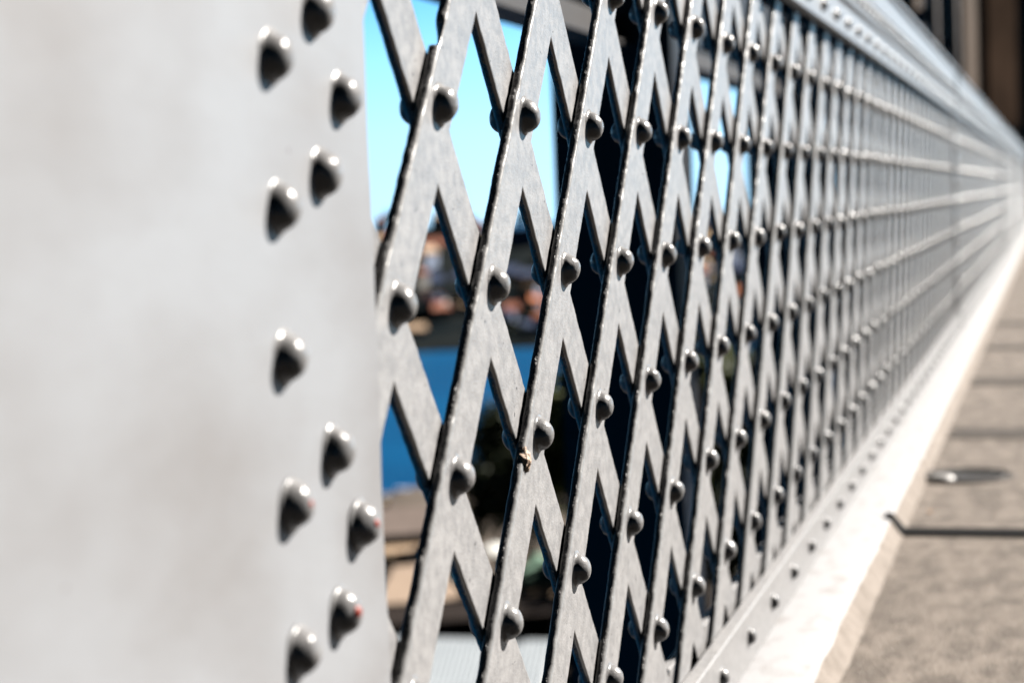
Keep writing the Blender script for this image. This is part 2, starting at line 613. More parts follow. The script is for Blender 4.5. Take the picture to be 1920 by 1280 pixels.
# ------------------------------------------------------------------ posts (wide riveted plates)
def post(xr, label, near):
    xl = xr - 0.16 if near is False else xr - 0.90
    p = empty("fence_post", ((xl + xr) / 2, 0.01, BASE), label, "fence post", "riveted posts of the bridge parapet")
    b = MB()
    # plate with a softly wavy edge
    n = 120
    vs, fs = [], []
    yF, yB = -0.003, 0.0074
    nx = 14
    z0, z1 = -0.78, 0.486
    for i in range(n + 1):
        z = z0 + (z1 - z0) * i / n
        for j in range(nx + 1):
            e = (j / nx)
            x = xl + (xr - xl) * e
            if j == nx: x += 0.0014 * noise.noise(Vector((z * 18, xr, 0))) + 0.0008 * noise.noise(Vector((z * 70, xr, 2)))
            sst = min(1, max(0, (x - xr + .085) / .02)) * min(1, max(0, (-.12 - z) / .15))
            y = yF + 0.0011 * sst + 0.0012 * noise.noise(Vector((x * 6, z * 5, 1.7)))
            vs.append((x, y, z))
    for i in range(n):
        for j in range(nx):
            a = i * (nx + 1) + j
            fs.append((a, a + 1, a + nx + 2, a + nx + 1))
    b.add(vs, fs, 0, True)
    # back and edges
    L0 = [i * (nx + 1) + nx for i in range(n + 1)]
    for i in range(n):
        p0, p1 = vs[L0[i]], vs[L0[i + 1]]
        b.add([(p0[0] + 3e-5, p0[1], p0[2]), (p0[0] + 3e-5, yB, p0[2]), (p1[0] + 3e-5, yB, p1[2]), (p1[0] + 3e-5, p1[1], p1[2])], [(0, 1, 2, 3)], 0)
    b.add([(xl, yB, z0), (xr, yB, z0), (xr, yB, z1), (xl, yB, z1)], [(0, 1, 2, 3)], 0)
    b.add([(xl - 3e-5, yF, z0), (xl - 3e-5, yB, z0), (xl - 3e-5, yB, z1), (xl - 3e-5, yF, z1)], [(0, 1, 2, 3)], 0)
    b.add([(xl, yF, z1 + 3e-5), (xr, yF, z1 + 3e-5), (xr, yB, z1 + 3e-5), (xl, yB, z1 + 3e-5)], [(0, 1, 2, 3)], 0)
    b.build("plate", M_PLATE if near else M_PAINT, p, ((xl + xr) / 2, 0, -0.2))
    wv = MB()
    wv.box(xl + 0.05, xl + 0.12, 0.0078, 0.22, -0.78, 0.47)
    wv.build("rear_web", M_PLATE, p, ((xl + xr) / 2, 0.1, -0.2))
    cols = [(-0.364, [0.0155 + .0925 * k for k in range(-8, 5)]),
            (-0.2915, [0.0496 - 0.1045 * 0, -0.0557, -0.2375, -0.346, 0.155, 0.26, -0.50, -0.60, 0.36]),
            (-0.2495, [-0.0043, -0.2947, -0.585, 0.29])]
    dx = xr + (0.2 if near else 0.284)
    mm = MB()
    for cx, zs in cols:
        for z in zs:
            if z < -0.74 or z > 0.44: continue
            if not near and cx > -.3: continue
            if near:
                o = place("rivet", random.choice(DOMES), p, (cx + dx, -0.0031, z))
                o.rotation_euler = (0, random.uniform(0, 6.28), 0)
                mk = {(-0.364, 3): 0}
                for (mx, mz, sz) in ((-0.364, -0.262, .0034), (-0.2495, -0.2947, .0034), (-0.2915, -0.346, .0044)):
                    if abs(mx - cx) < .005 and abs(mz - z) < .006:
                        pm = MB()
                        pm.lathe([(sz, 0), (sz * .8, sz * .25), (sz * .3, sz * .4)], (0, 0, 0), 'Y', 10, jit=.0006, seed=z * 40)
                        q = pm.build("paint_mark", M_RED)
                        q.parent = o
                        o.rotation_euler = (0, 0, 0)
                        q.location = (-0.0035, -0.0133, 0.0012)
                        q.rotation_euler = (0, 0, R(-15))
            else:
                mm.lathe(dome_profile(0.0148)[::2] + [(0.002, 0.0143)], (cx + dx, -0.0031, z), 'Y', 12)
    if not near:
        tag(mm.build("rivet_heads", M_RIVET, p, (xr, 0, -.2)), kind='stuff')


post(-0.2, "broad flat light grey post plate with staggered rivets and red paint marks", True)
post(8.09, "narrow riveted post between the first long lattice panel and the blurred one beyond it", False)
post(8.09 + PITCHX, "second distant parapet post, a faint vertical seam in the pale lattice", False)
post(8.09 + 2 * PITCHX, "farthest parapet post, close to the vanishing point of the rails", False)

# gum on the third bar
gp = at_y(980, 862, YF + 0.003)
gb = MB()
vs, fs = [], []
bmx = bmesh.new()
bmesh.ops.create_icosphere(bmx, subdivisions=4, radius=1)
for v in bmx.verts:
    q = v.co.copy()
    d_ = 1 + 0.28 * noise.noise(q * 2.1 + Vector((4, 1, 0))) + 0.16 * noise.noise(q * 5)
    x, y, z = q.x * 0.0072 * d_, q.y * 0.0078 * d_, q.z * 0.0122 * d_
    if z > 0: x, y = x * (1 - 0.35 * q.z), y * (1 - .35 * q.z)
    x += 0.25 * z
    vs.append((gp.x + x, gp.y + y, gp.z + z))
fs = [tuple(v.index for v in f.verts) for f in bmx.faces]
bmx.free()
gb.add(vs, fs, 0, True)
tag(gb.build("chewing_gum", M_GUM, None, gp), "dried tan lump of chewing gum stuck on the edge of a lattice bar", "chewing gum")

# ------------------------------------------------------------------ path, kerb, joints
b = MB()
x0, x1 = -6.0, 130.0
b.add([(x0, -3.4, ZG), (x1, -3.4, ZG), (x1, -0.13, ZG), (x0, -0.13, ZG),
       (x0, -3.4, ZG - .3), (x1, -3.4, ZG - .3), (x1, -0.13, ZG - .3), (x0, -0.13, ZG - .3)],
      [(0, 1, 2, 3), (4, 7, 6, 5), (0, 4, 5, 1), (2, 6, 7, 3), (0, 3, 7, 4), (1, 5, 6, 2)])
tag(b.build("footpath", M_ASPH), kind='structure')

b = MB()
N = 700
prof = [(0.055, ZG - .3), (0.055, ZK), (-0.01, ZK), (-0.04, ZK - .0008), (-0.07, ZK - .003), (-0.095, ZK - .0062), (-0.112, ZK - .0105), (-0.136, ZG + .0012), (-0.150, ZG - .006), (-0.150, ZG - .3)]
vs, fs = [], []
for i in range(N + 1):
    x = x0 + 30 * i / N if i < N else x1
    for k, (y, z) in enumerate(prof):
        j = 0.004 * noise.noise(Vector((x * 9, k * .3, 0))) + 0.002 * noise.noise(Vector((x * 40, k * .3, 7))) if k in (5, 6, 7, 8) else 0
        vs.append((x, y + j, z))
K = len(prof)
for i in range(N):
    for k in range(K):
        k2 = (k + 1) % K
        fs.append((i * K + k, (i + 1) * K + k, (i + 1) * K + k2, i * K + k2))
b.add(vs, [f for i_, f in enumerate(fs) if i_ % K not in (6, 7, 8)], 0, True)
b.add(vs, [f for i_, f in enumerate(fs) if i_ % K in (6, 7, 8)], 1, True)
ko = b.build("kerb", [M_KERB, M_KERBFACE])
tag(ko, kind='structure')


# black rubber joint across the path, lapping up the kerb
b = MB()
jx = 2.65
hw_ = 0.040
pts = [(-3.3, ZG + .001), (-0.137, ZG + .003), (-0.124, ZK - .024), (-0.1125, ZK - .008), (-0.100, ZK - .004)]
for i in range(len(pts) - 1):
    (ya, za), (yb, zb) = pts[i], pts[i + 1]
    wa = hw_ * (1 if i < 3 else .7)
    wb = hw_ * (1 if i < 2 else .55 if i == 3 else .7)
    vs = [(jx - wa, ya, za), (jx + wa, ya, za), (jx + wb, yb, zb), (jx - wb, yb, zb),
          (jx - wa * .7, ya, za + .006), (jx + wa * .7, ya, za + .006), (jx + wb * .7, yb, zb + .006), (jx - wb * .7, yb, zb + .006)]
    b.add(vs, [(4, 5, 6, 7), (0, 4, 7, 3), (1, 2, 6, 5), (0, 1, 5, 4), (3, 7, 6, 2), (0, 3, 2, 1)])
tag(b.build("expansion_joint", M_JOINT, None, (jx, -1.5, ZG)), "thin black rubber expansion joint crossing the path and curling up the white kerb", "joint")
band_labels = ["dark bitumen seam across the path just past the round cover", "second bitumen seam across the path beyond the round cover, fainter",
               "third bitumen seam beyond the round cover, a soft dark stripe", "fourth bitumen seam beyond the round cover, near the kerb's vanishing end"]
for i, X in enumerate((4.33, 5.86, 7.38, 8.91)):  # flat darker strips laid across the path
    b = MB()
    n = 40
    vs, fs = [], []
    for k in range(n + 1):
        y = -0.15 - 3.1 * k / n
        e = 0.012 * noise.noise(Vector((y * 6, i * 5, 0)))
        e2 = 0.012 * noise.noise(Vector((y * 6, i * 5 + 2, 4)))
        vs += [(X - .12 + e, y, ZG + .0035), (X + .12 + e2, y, ZG + .0035)]
    fs = [(2 * k, 2 * k + 1, 2 * k + 3, 2 * k + 2) for k in range(n)]
    b.add(vs, fs)
    tag(b.build("bitumen_seam", M_BAND, None, (X, -1.7, ZG + .0035)), band_labels[i], "seam", "bitumen seams across the path")

# round cover
cc = at_z(1815, 893, ZG)
cv = empty("drain_cover", (cc.x, cc.y, ZG), "small round metal cover set in the path, with a bright worn rim", "drain cover")
b = MB()
b.lathe([(0.098, 0.001), (0.096, 0.005), (0.090, 0.006), (0.086, 0.003)], (cc.x, cc.y, ZG), 'Z', 40)
b.build("lid", M_IRON, cv, (cc.x, cc.y, ZG))
b = MB()
for i in range(48):
    a0, a1 = 2 * math.pi * i / 48, 2 * math.pi * (i + 1) / 48
    ring = []
    for a in (a0, a1):
        for rr, hh in ((0.099, .001), (0.103, .007), (0.112, .008), (0.118, .001)):
            ring.append((cc.x + rr * math.cos(a), cc.y + rr * math.sin(a), ZG + hh))
    b.add(ring, [(0, 1, 5, 4), (1, 2, 6, 5), (2, 3, 7, 6)], 0, True)
b.build("rim", M_RIM, cv, (cc.x, cc.y, ZG))
lg = at_z(1766, 894, ZG + .012)
b = MB()
b.lathe([(0.034, .001), (0.033, .010), (.026, .016), (.010, .019), (.001, .0192)], (lg.x, lg.y, ZG), 'Z', 20)  # added bump; its bright colour stands in for a glint
b.build("lug", M_GLINT, cv, (lg.x, lg.y, ZG))

# dry leaves
for i, (px, py, lab) in enumerate(((1745, 962, "tiny orange dry leaf on the path between the black joint and the round cover"),
                                   (1568, 1247, "tiny orange dry leaf lying against the kerb near the front"),
                                   (1616, 1120, "tiny brown dry leaf at the kerb edge before the black joint"))):
    p = at_z(px, py, ZG)
    b = MB()
    n = 12
    vs = []
    for k in range(n):
        a = 2 * math.pi * k / n
        rr = 0.0075 * (1 + .25 * math.sin(3 * a))
        vs.append((p.x + rr * 1.5 * math.cos(a), p.y + rr * .8 * math.sin(a), ZG + .004 + .004 * abs(math.sin(a))))
    vs.append((p.x, p.y, ZG + .0025))
    b.add(vs, [(k, (k + 1) % n, n) for k in range(n)], 0, True)
    tag(b.build("dry_leaf", M_LEAFDRY, None, (p.x, p.y, ZG)), lab, "leaf", "fallen leaves on the path")

# ------------------------------------------------------------------ bridge steelwork outside the parapet
YC0, YC1 = 0.73, 1.14
collab = ["near dark steel column directly behind the lattice, beside the strip of sky", "second dark steel column behind the lattice, past the gap with the green tree",
          "third dark column, half hidden where the lattice turns pale", "fourth dark column rising above the far top rail, between blue sky sliver and lamps"]
for i, X in enumerate((4.62, 8.72, 12.75, 19.3)):
    YC0 = 0.73 if i < 3 else 0.97
    p = empty("bridge_column", (X + .2, (YC0 + YC1) / 2, -4), collab[i], "column", "steel columns outside the parapet")
    b = MB()
    b.bbox(0, 0.001, 0, .01, 0, .01) if False else None
    b.box(X, X + .014, YC0, YC1, -4, 9)
    b.build("flange", M_SHADE_STEEL, p, (X, YC0, -4))
    b = MB()
    b.box(X + .0145, X + .30, (YC0 + YC1) / 2 - .2, (YC0 + YC1) / 2 - .186, -4, 9)
    b.box(X + .0145, X + .30, (YC0 + YC1) / 2 + .186, (YC0 + YC1) / 2 + .2, -4, 9)
    b.build("web", M_SHADE_STEEL, p, (X, YC0, -4))
    b = MB()
    b.box(X + .3005, X + .314, YC0, YC1, -4, 9)
    b.build("flange", M_SHADE_STEEL, p, (X, YC0, -4))
    b = MB()
    for z in [k * .09 - 1.5 for k in range(45)]:
        for y in (YC0 + .035, YC1 - .035):
            b.add([(X - vv[1] * 0 + 0, 0, 0) for vv in []], [])
            q = MB()
            q.lathe([(.014, 0), (.012, .006), (.006, .010), (.001, .011)], (0, 0, 0), 'Z', 8)
            b.add([(X - vz, y + vy, z + vx) for vx, vy, vz in q.v], q.f, 0, True)
    tag(b.build("rivet_heads", M_SHADE_STEEL, p, (X, YC0, -1)), kind='stuff')

zb_ = 0.430
g = empty("bridge_girder", (7, .94, zb_), "brown grey horizontal steel girder running behind the top of the lattice between the dark columns", "girder")
b = MB()
b.box(2.2, 19.2, 0.915, 0.927, zb_ + .001, zb_ + .09)
b.box(2.2, 19.2, 0.86, 0.99, zb_ - .012, zb_)
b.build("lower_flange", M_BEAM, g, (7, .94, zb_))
b = MB()
b.box(4.95, 8.71, 0.90, 0.93, zb_ + .0905, zb_ + .75)
b.box(9.05, 12.74, 0.90, 0.93, zb_ + .0905, zb_ + .75)
b.build("web", M_SHADE_STEEL, g, (7, .94, zb_))

lamplab = ["smoked lamp globe on a grey pole above the top rail, higher of the two", "round smoked lamp globe on a grey pole, lower and nearer the stone pylon"]
for i, (bx, by, pxc) in enumerate(((1725, 34, 1747), (1766, 88, 1788))):
    P = at_y(bx, by, 0.72)
    pp = at_d(pxc, by, (P.xy - CAM.xy).length)
    e = empty("lamp_post", (pp.x, pp.y, -1), lamplab[i], "lamp post", "lamp posts outside the parapet")
    b = MB()
    b.tube((pp.x, pp.y, -4), (pp.x, pp.y, 6), .062, .062, 14)
    b.build("pole", M_POLE, e, (pp.x, pp.y, -1))
    b = MB()
    prof_ = [(0.001, -.078)] + [(0.078 * math.cos(R(a)), 0.078 * math.sin(R(a))) for a in range(-75, 90, 15)]
    b.lathe(prof_, (P.x, P.y, P.z), 'Z', 20)
    b.build("globe", M_GLOBE, e, tuple(P))
    b = MB()
    b.tube((P.x, P.y, P.z + .07), (pp.x, pp.y, P.z + .11), .014)
    b.build("bracket", M_POLE, e, tuple(P))

# stone pylon at the far end
py_ = empty("stone_pylon", (100, 3.2, -50), "massive brown stone bridge pylon in shade at the far end, above the rails", "pylon")
py_.rotation_euler = (0, 0, R(-28))


def prism(mb, pts, z0, z1):
    n_ = len(pts)
    mb.add([(x, y, z0) for x, y in pts] + [(x, y, z1) for x, y in pts],
           [tuple(range(n_)), tuple(range(n_, 2 * n_))] + [(i, (i + 1) % n_, n_ + (i + 1) % n_, n_ + i) for i in range(n_)])


b = MB()
prism(b, [(-6.5, 0), (6.5, 0), (16, 7), (4.5, 12), (1.0, 7.5)], 0, 96)
o = b.build("shaft", M_STONE)
o.parent = py_
for x_ in (-2.6, 5.2):
    b = MB()
    prism(b, [(x_, -.7), (x_ + 1.2, -.7), (x_ + 1.4, -.01), (x_, -.01)], 0, 96)
    o = b.build("buttress", M_STONE)
    o.parent = py_
b = MB()
b.box(.4, 3.4, -.3, -.012, 53, 76)  # projecting slab; its dark colour stands in for a recess's shade
o = b.build("recess_panel", M_RECESS_SHADE)
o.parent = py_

# ------------------------------------------------------------------ harbour
ZW = -50.0
b = MB()
b.add([(-4500, -4500, ZW), (4600, -4500, ZW), (4600, 4600, ZW), (-4500, 4600, ZW)], [(0, 1, 2, 3)])
tag(b.build("water", M_WATER), kind='structure')


def polar(ang, d):
    return CAM.x + d * math.cos(ang), CAM.y + d * math.sin(ang)


def hill_h(ang, d):
    if d < 640: return -3
    t = min(1, (d - 640) / 190)
    hgt = 38.5 * t ** 1.15 + 1.0
    hgt += 4 * noise.noise(Vector((ang * 14, d * .006, 0))) * t
    if d > 900: hgt -= (d - 900) * .05
    return hgt


b = MB()
NA, ND = 70, 26
vs = []
for i in range(NA + 1):
    a = R(-4 + 60 * i / NA)
    for j in range(ND + 1):
        d = 632 + 480 * (j / ND) ** 1.3
        x, y = polar(a, d)
        vs.append((x, y, ZW + hill_h(a, d)))
b.add(vs, [(i * (ND + 1) + j, (i + 1) * (ND + 1) + j, (i + 1) * (ND + 1) + j + 1, i * (ND + 1) + j + 1) for i in range(NA) for j in range(ND)], 0, True)
tag(b.build("hill", M_HILL), kind='structure')

# near shore
b = MB()
a0, a1 = R(-2), R(50)
n = 40
vs = []
for i in range(n + 1):
    a = a0 + (a1 - a0) * i / n
    for d in (90, 316 + 10 * math.sin(i * 1.3)):
        x, y = polar(a, d)
        vs += [(x, y, ZW + 2.0)]
for i in range(n + 1):
    v = vs[2 * i + 1]
    vs.append((v[0], v[1], ZW - 1))
b.add(vs, [(2 * i, 2 * i + 2, 2 * i + 3, 2 * i + 1) for i in range(n)] + [(2 * i + 1, 2 * i + 3, 2 * n + 3 + i, 2 * n + 2 + i) for i in range(n)])
tag(b.build("shore", M_LAND), kind='structure')


# trees ---------------------------------------------------------------
def crown_mesh(seed, n, leaf, lobes, M):
    rnd = random.Random(seed)
    b = MB()
    L = []
    for _ in range(lobes):
        a, e = rnd.uniform(0, 6.28), rnd.uniform(-.35, 1)
        rr = rnd.uniform(.25, .72)
        L.append((Vector((rr * math.cos(a), rr * math.sin(a), .15 + e * .6)), rnd.uniform(.22, .42)))
    vs, fs = [], []
    for _ in range(n):
        c, r_ = rnd.choice(L)
        d = Vector((rnd.gauss(0, 1), rnd.gauss(0, 1), rnd.gauss(0, 1))).normalized() * (r_ * rnd.random() ** .35)
        p = c + d
        nrm = (d.normalized() + Vector((rnd.gauss(0, .6), rnd.gauss(0, .6), rnd.gauss(0, .6)))).normalized()
        t = nrm.orthogonal().normalized()
        t = (Matrix.Rotation(rnd.uniform(0, 6.28), 3, nrm) @ t)
        s2 = nrm.cross(t)
        l_ = leaf * rnd.uniform(.6, 1.3)
        b0 = len(vs)
        vs += [p - t * l_, p + s2 * l_ * .5, p + t * l_, p - s2 * l_ * .5]
        fs.append((b0, b0 + 1, b0 + 2, b0 + 3))
    b.add(vs, fs)
    me = bpy.data.meshes.new("crown")
    me.from_pydata([tuple(v) for v in b.v], [], b.f)
    me.materials.append(M)
    return me


CR = [crown_mesh(3, 2600, .075, 16, M_LEAF), crown_mesh(8, 2600, .075, 14, M_LEAF2), crown_mesh(21, 1500, .1, 11, M_LEAF)]


def trunk_mesh():
    b = MB()
    b.tube((0, 0, -1.0), (0.03, 0, -.3), .07, .05)
    b.tube((0.03, 0, -.3), (0.0, .02, .35), .05, .02)
    for a in range(5):
        t = a * 1.26
        b.tube((0.02, 0, -.3 + a * .06), (.45 * math.cos(t), .45 * math.sin(t), .3 + .08 * a), .028, .008, 7)
    o = b.build("trunk", M_BARK)
    me = o.data
    bpy.data.objects.remove(o)
    return me


TR = trunk_mesh()


def tree(x, y, zb, rad, hgt, crown, label, group):
    """crown of radius rad, tree height hgt"""
    e = empty("shade_tree" if rad > 5 else "bush_tree", (x, y, zb), label, "tree", group)
    ch = hgt * .42
    for nm, me in (("crown", CR[crown]), ("trunk", TR)):
        o = bpy.data.objects.new(nm, me)
        COL.objects.link(o)
        o.parent = e
        o.location = (0, 0, hgt * .5)
        o.scale = (rad, rad, hgt * .5)
        o.rotation_euler = (0, 0, random.uniform(0, 6.28)) if nm == "crown" else (0, 0, 0)
    return e


def ground_dist(py_px, horizon, h):
    return h / ((py_px - horizon) / FPX)


# big trees on the near shore behind the lattice: (px centre, top y, distance, radius, crown)
near_trees = [
    (1338, 612, 224, 7.0, 1, "yellowish green tree in the gap, highest of the near trees there"),
    (958, 845, 232, 6.5, 0, "dark round tree on the quay between the second and third bars"),
    (925, 800, 244, 7.5, 0, "rounded dark tree at the water's edge, leftmost of the near trees"),
    (985, 752, 236, 8.0, 0, "big dark green tree by the water, seen between the near lattice bars"),
    (1075, 690, 228, 8.5, 1, "tall olive green tree just left of the near dark column"),
    (1180, 690, 225, 8.5, 0, "tall shade tree mostly hidden behind the near dark column"),
    (1285, 655, 222, 8.0, 1, "bright olive tree at the far edge of the near dark column"),
    (1370, 640, 218, 8.0, 1, "bright green tree in the gap between the two dark columns"),
    (1450, 660, 215, 8.0, 0, "dark shade tree behind the second dark column"),
    (1325, 820, 190, 7.5, 0, "low dark tree below the bright green one, between the columns"),
    (1410, 830, 188, 7.5, 0, "low dark tree in front of the second dark column's foot"),
    (1240, 850, 192, 7.5, 0, "low dark tree in the shadow beside the near column's foot"),
]
for px, ty, d, rad, cr, lab in near_trees:
    t = at_d(px, ty, d)
    g0 = ZW + 2
    tree(t.x, t.y, g0, rad, t.z - g0, cr, lab, "shade trees on the near shore")

# hillside trees
rt = random.Random(5)
for i in range(26):
    px = rt.uniform(660, 1090) if i < 19 else rt.uniform(1270, 1450)
    d = rt.uniform(645, 860)
    q = at_d(px, 500, d)
    a = math.atan2(q.y - CAM.y, q.x - CAM.x)
    z = ZW + hill_h(a, d)
    tree(q.x, q.y, z - .5, rt.uniform(3.2, 4.9), rt.uniform(6, 11), 2, "dark green tree among the houses on the far hillside", "trees on the far hillside")


# houses ---------------------------------------------------------------
def house(px, py, d, wd, dp, ht, roofh, wall, roof, label, rz=None, zg=None, group="houses on the far hillside", cat="house", nwin=3, floors=1, name="hillside_house", rooftype='gable'):
    """(px,py): centre of the eaves line; d: distance; ground is hill unless zg is given"""
    q = at_d(px, py, d)
    a = math.atan2(q.y - CAM.y, q.x - CAM.x)
    g0 = (ZW + hill_h(a, d) - 3) if zg is None else zg
    base = min(g0, q.z - ht)
    hh = q.z - base
    e = empty(name, (q.x, q.y, base), label, cat, group)
    rz = a + R(8) if rz is None else rz
    e.rotation_euler = (0, 0, rz)
    # local: -x faces the camera
    hw, hd = wd / 2, dp / 2

    def part(nm, mb_, M, par=e, loc=(0, 0, 0)):
        o = mb_.build(nm, M)
        o.parent = par
        o.location = loc
        return o
    b = MB()
    b.box(-hd, hd, -hw, hw, 0, hh)
    if rooftype == 'gable':
        for sx in (-hw, hw):
            b.add([(-hd, sx, hh), (hd, sx, hh), (0, sx, hh + roofh * .96)], [(0, 1, 2)])
    part("wall", b, wall)
    b = MB()
    o_ = .4
    if rooftype == 'gable':
        for sgn in (-1, 1):
            v = [(sgn * (hd + o_), -hw - o_, hh - .12), (sgn * (hd + o_), hw + o_, hh - .12), (0, hw + o_, hh + roofh), (0, -hw - o_, hh + roofh)]
            v2 = [(x, y, z + .22) for x, y, z in v]
            b.add(v + v2, [(0, 1, 2, 3), (4, 7, 6, 5), (0, 4, 5, 1), (1, 5, 6, 2), (3, 2, 6, 7), (0, 3, 7, 4)])
    elif rooftype == 'hip':
        v = [(-hd - o_, -hw - o_, hh), (-hd - o_, hw + o_, hh), (hd + o_, hw + o_, hh), (hd + o_, -hw - o_, hh), (0, -hw * .45, hh + roofh), (0, hw * .45, hh + roofh)]
        b.add(v, [(0, 1, 5, 4), (1, 2, 5), (2, 3, 4, 5), (3, 0, 4), (0, 3, 2, 1)])
    else:
        b.box(-hd - o_, hd + o_, -hw - o_, hw + o_, hh + .01, hh + roofh)
    ro = part("roof", b, roof)
    if rooftype != 'flat' and wd > 7:
        b = MB()
        b.box(-.4 + hd * .3, .4 + hd * .3, hw * .4, hw * .4 + .8, hh + roofh * .3, hh + roofh + 1.1)
        part("chimney", b, wall, ro)
    for f_ in range(floors):
        z0 = hh - 2.2 - f_ * 3.0
        if z0 < .4: break
        for k in range(nwin):
            yc = -hw + (k + .5) * wd / nwin
            b = MB()
            ww = min(.8, wd / nwin * .3)
            b.box(-hd - .06, -hd - .01, yc - ww, yc + ww, z0, z0 + 1.4)
            part("window", b, M_GLASS)
    return e


W_NAVY = flat("wall_blue_grey", (0.36, 0.43, 0.58))
W_CREAM = flat("wall_cream", (0.55, 0.42, 0.26))
W_WHITE = flat("wall_white", (0.62, 0.6, 0.56))
W_BRICK = flat("wall_brick", (0.42, 0.2, 0.13))
W_TAN = flat("wall_tan", (0.4, 0.3, 0.2))
R_RED = flat("roof_red_brown", (0.3, 0.12, 0.08))
R_ORANGE = flat("roof_orange_tile", (0.5, 0.17, 0.07))
R_SLATE = flat("roof_slate", (0.05, 0.07, 0.13))
R_TAN = flat("roof_tan", (0.4, 0.29, 0.2))
W_DARK = flat("wall_dark_blue", (0.13, 0.17, 0.28))

HS = [  # px, eaves y, dist, width, depth, height, roofh, wall, roof, type, label
    (822, 468, 800, 13, 11, 8, 5.0, W_NAVY, R_RED, 'gable', "red brown gabled house high on the skyline beside the strip of sky"),
    (752, 462, 815, 12, 10, 7, 3.0, W_DARK, R_SLATE, 'hip', "slate roofed house on the skyline close to the plate's edge"),
    (900, 452, 820, 13, 10, 8, 3.2, W_BRICK, R_RED, 'hip', "brick house with hipped red roof right behind the second bar's upper half"),
    (978, 440, 800, 14, 10, 12, 3, W_DARK, R_SLATE, 'flat', "dark flat roofed block on the skyline behind the third bar"),
    (1030, 470, 790, 11, 10, 8, 3, W_NAVY, R_RED, 'hip', "blue grey house near the dark column's left side, high on the hill"),
    (800, 528, 745, 12, 10, 7, 3.0, W_NAVY, R_SLATE, 'gable', "blue grey house halfway up the hill under the red brown gable"),
    (868, 520, 750, 11, 9, 7, 3, W_NAVY, R_SLATE, 'hip', "slate roofed blue house in the middle of the hillside"),
    (945, 512, 745, 11, 9, 7, 3, W_DARK, R_SLATE, 'gable', "dark slate house above the orange roof"),
    (872, 572, 705, 8, 8, 5, 2.4, W_CREAM, R_TAN, 'gable', "small cream house with tan roof low on the hillside"),
    (1002, 548, 715, 10, 9, 6, 4.0, W_TAN, R_ORANGE, 'hip', "tan house with bright orange tiled roof low on the hill"),
    (1040, 572, 700, 8, 8, 6, 2.6, W_CREAM, R_ORANGE, 'gable', "cream cottage with orange gable beside the dark column"),
    (745, 575, 710, 10, 9, 6, 2.6, W_NAVY, R_SLATE, 'hip', "low slate house by the water near the plate's edge"),
    (820, 586, 700, 10, 9, 6, 2.4, W_BRICK, R_SLATE, 'gable', "low brick house with slate gable on the far shore"),
    (930, 590, 690, 10, 9, 6, 2.4, W_TAN, R_SLATE, 'hip', "tan boatshed like house on the far shore under the slate houses"),
    (985, 612, 672, 9, 8, 4, 2.0, W_DARK, R_SLATE, 'gable', "small dark boathouse at the waterline of the far shore"),
    (770, 618, 668, 10, 8, 4, 2.0, W_TAN, R_TAN, 'gable', "tan boathouse at the waterline of the far shore"),
    (1325, 470, 760, 11, 10, 14, 4, W_BRICK, R_RED, 'gable', "tall brick house with red gable between the two dark columns"),
    (1395, 505, 740, 11, 9, 9, 3, W_DARK, R_SLATE, 'gable', "slate blue house between the dark columns"),
    (1385, 552, 712, 7, 7, 5, 3.2, W_NAVY, R_ORANGE, 'hip', "little house with vivid red orange roof between the dark columns"),
    (1335, 568, 705, 10, 8, 6, 2.4, W_NAVY, R_SLATE, 'hip', "blue grey house low between the dark columns"),
]
for px, py, d, wd, dp, ht, rh, wl, rf, ty, lab in HS:
    house(px, py, d, wd, dp, ht, rh, wl, rf, lab, rooftype=ty, floors=2)

rh = random.Random(77)
for i in range(44):
    px = rh.uniform(700, 1075) if i < 32 else rh.uniform(1275, 1450)
    d = rh.uniform(655, 830)
    q = at_d(px, 500, d)
    a = math.atan2(q.y - CAM.y, q.x - CAM.x)
    zt_ = ZW + hill_h(a, d) + rh.uniform(3, 6)
    q = CAM + (q - CAM) * 1.0
    e_ = Vector((q.x, q.y, zt_)) - CAM
    zz = e_.dot(_f)
    ppx, ppy = 960 + FPX * e_.dot(_r) / zz, 640 - FPX * e_.dot(_u) / zz
    wl = rh.choice([W_NAVY, W_NAVY, W_CREAM, W_WHITE, W_BRICK, W_TAN])
    rf = rh.choice([R_RED, R_ORANGE, R_TAN, R_SLATE, R_SLATE, R_RED])
    house(ppx, ppy, d, rh.uniform(5, 8), rh.uniform(5, 7), 5, rh.uniform(1.6, 2.8), wl, rf,
          "small blurred house among the bigger ones on the far hillside", rz=a + rh.uniform(-1.0, .9),
          rooftype=rh.choice(['gable', 'hip']), nwin=2, group="small houses on the far hillside", name="small_house")

# near quay --------------------------------------------------------------
QG = ZW + 2
M_CORR = mat("white_corrugated_roof", (0.60, 0.66, 0.71), 0.6, (0.53, 0.59, 0.64), 0.4, spec=0.1)
R_GB = flat("roof_grey_brown", (0.2, 0.16, 0.14))
R_BROWN = flat("roof_dark_brown", (0.016, 0.011, 0.009), 0.95)
W_YEL = flat("wall_ochre", (0.62, 0.42, 0.14))
W_GREEN = flat("canopy_green", (0.2, 0.32, 0.24))
W_CANV = flat("canvas_white", (0.8, 0.8, 0.76))
W_BEIGE = flat("roof_beige", (0.5, 0.38, 0.29))
W_TEAL = flat("tarpaulin_teal", (0.04, 0.2, 0.3))

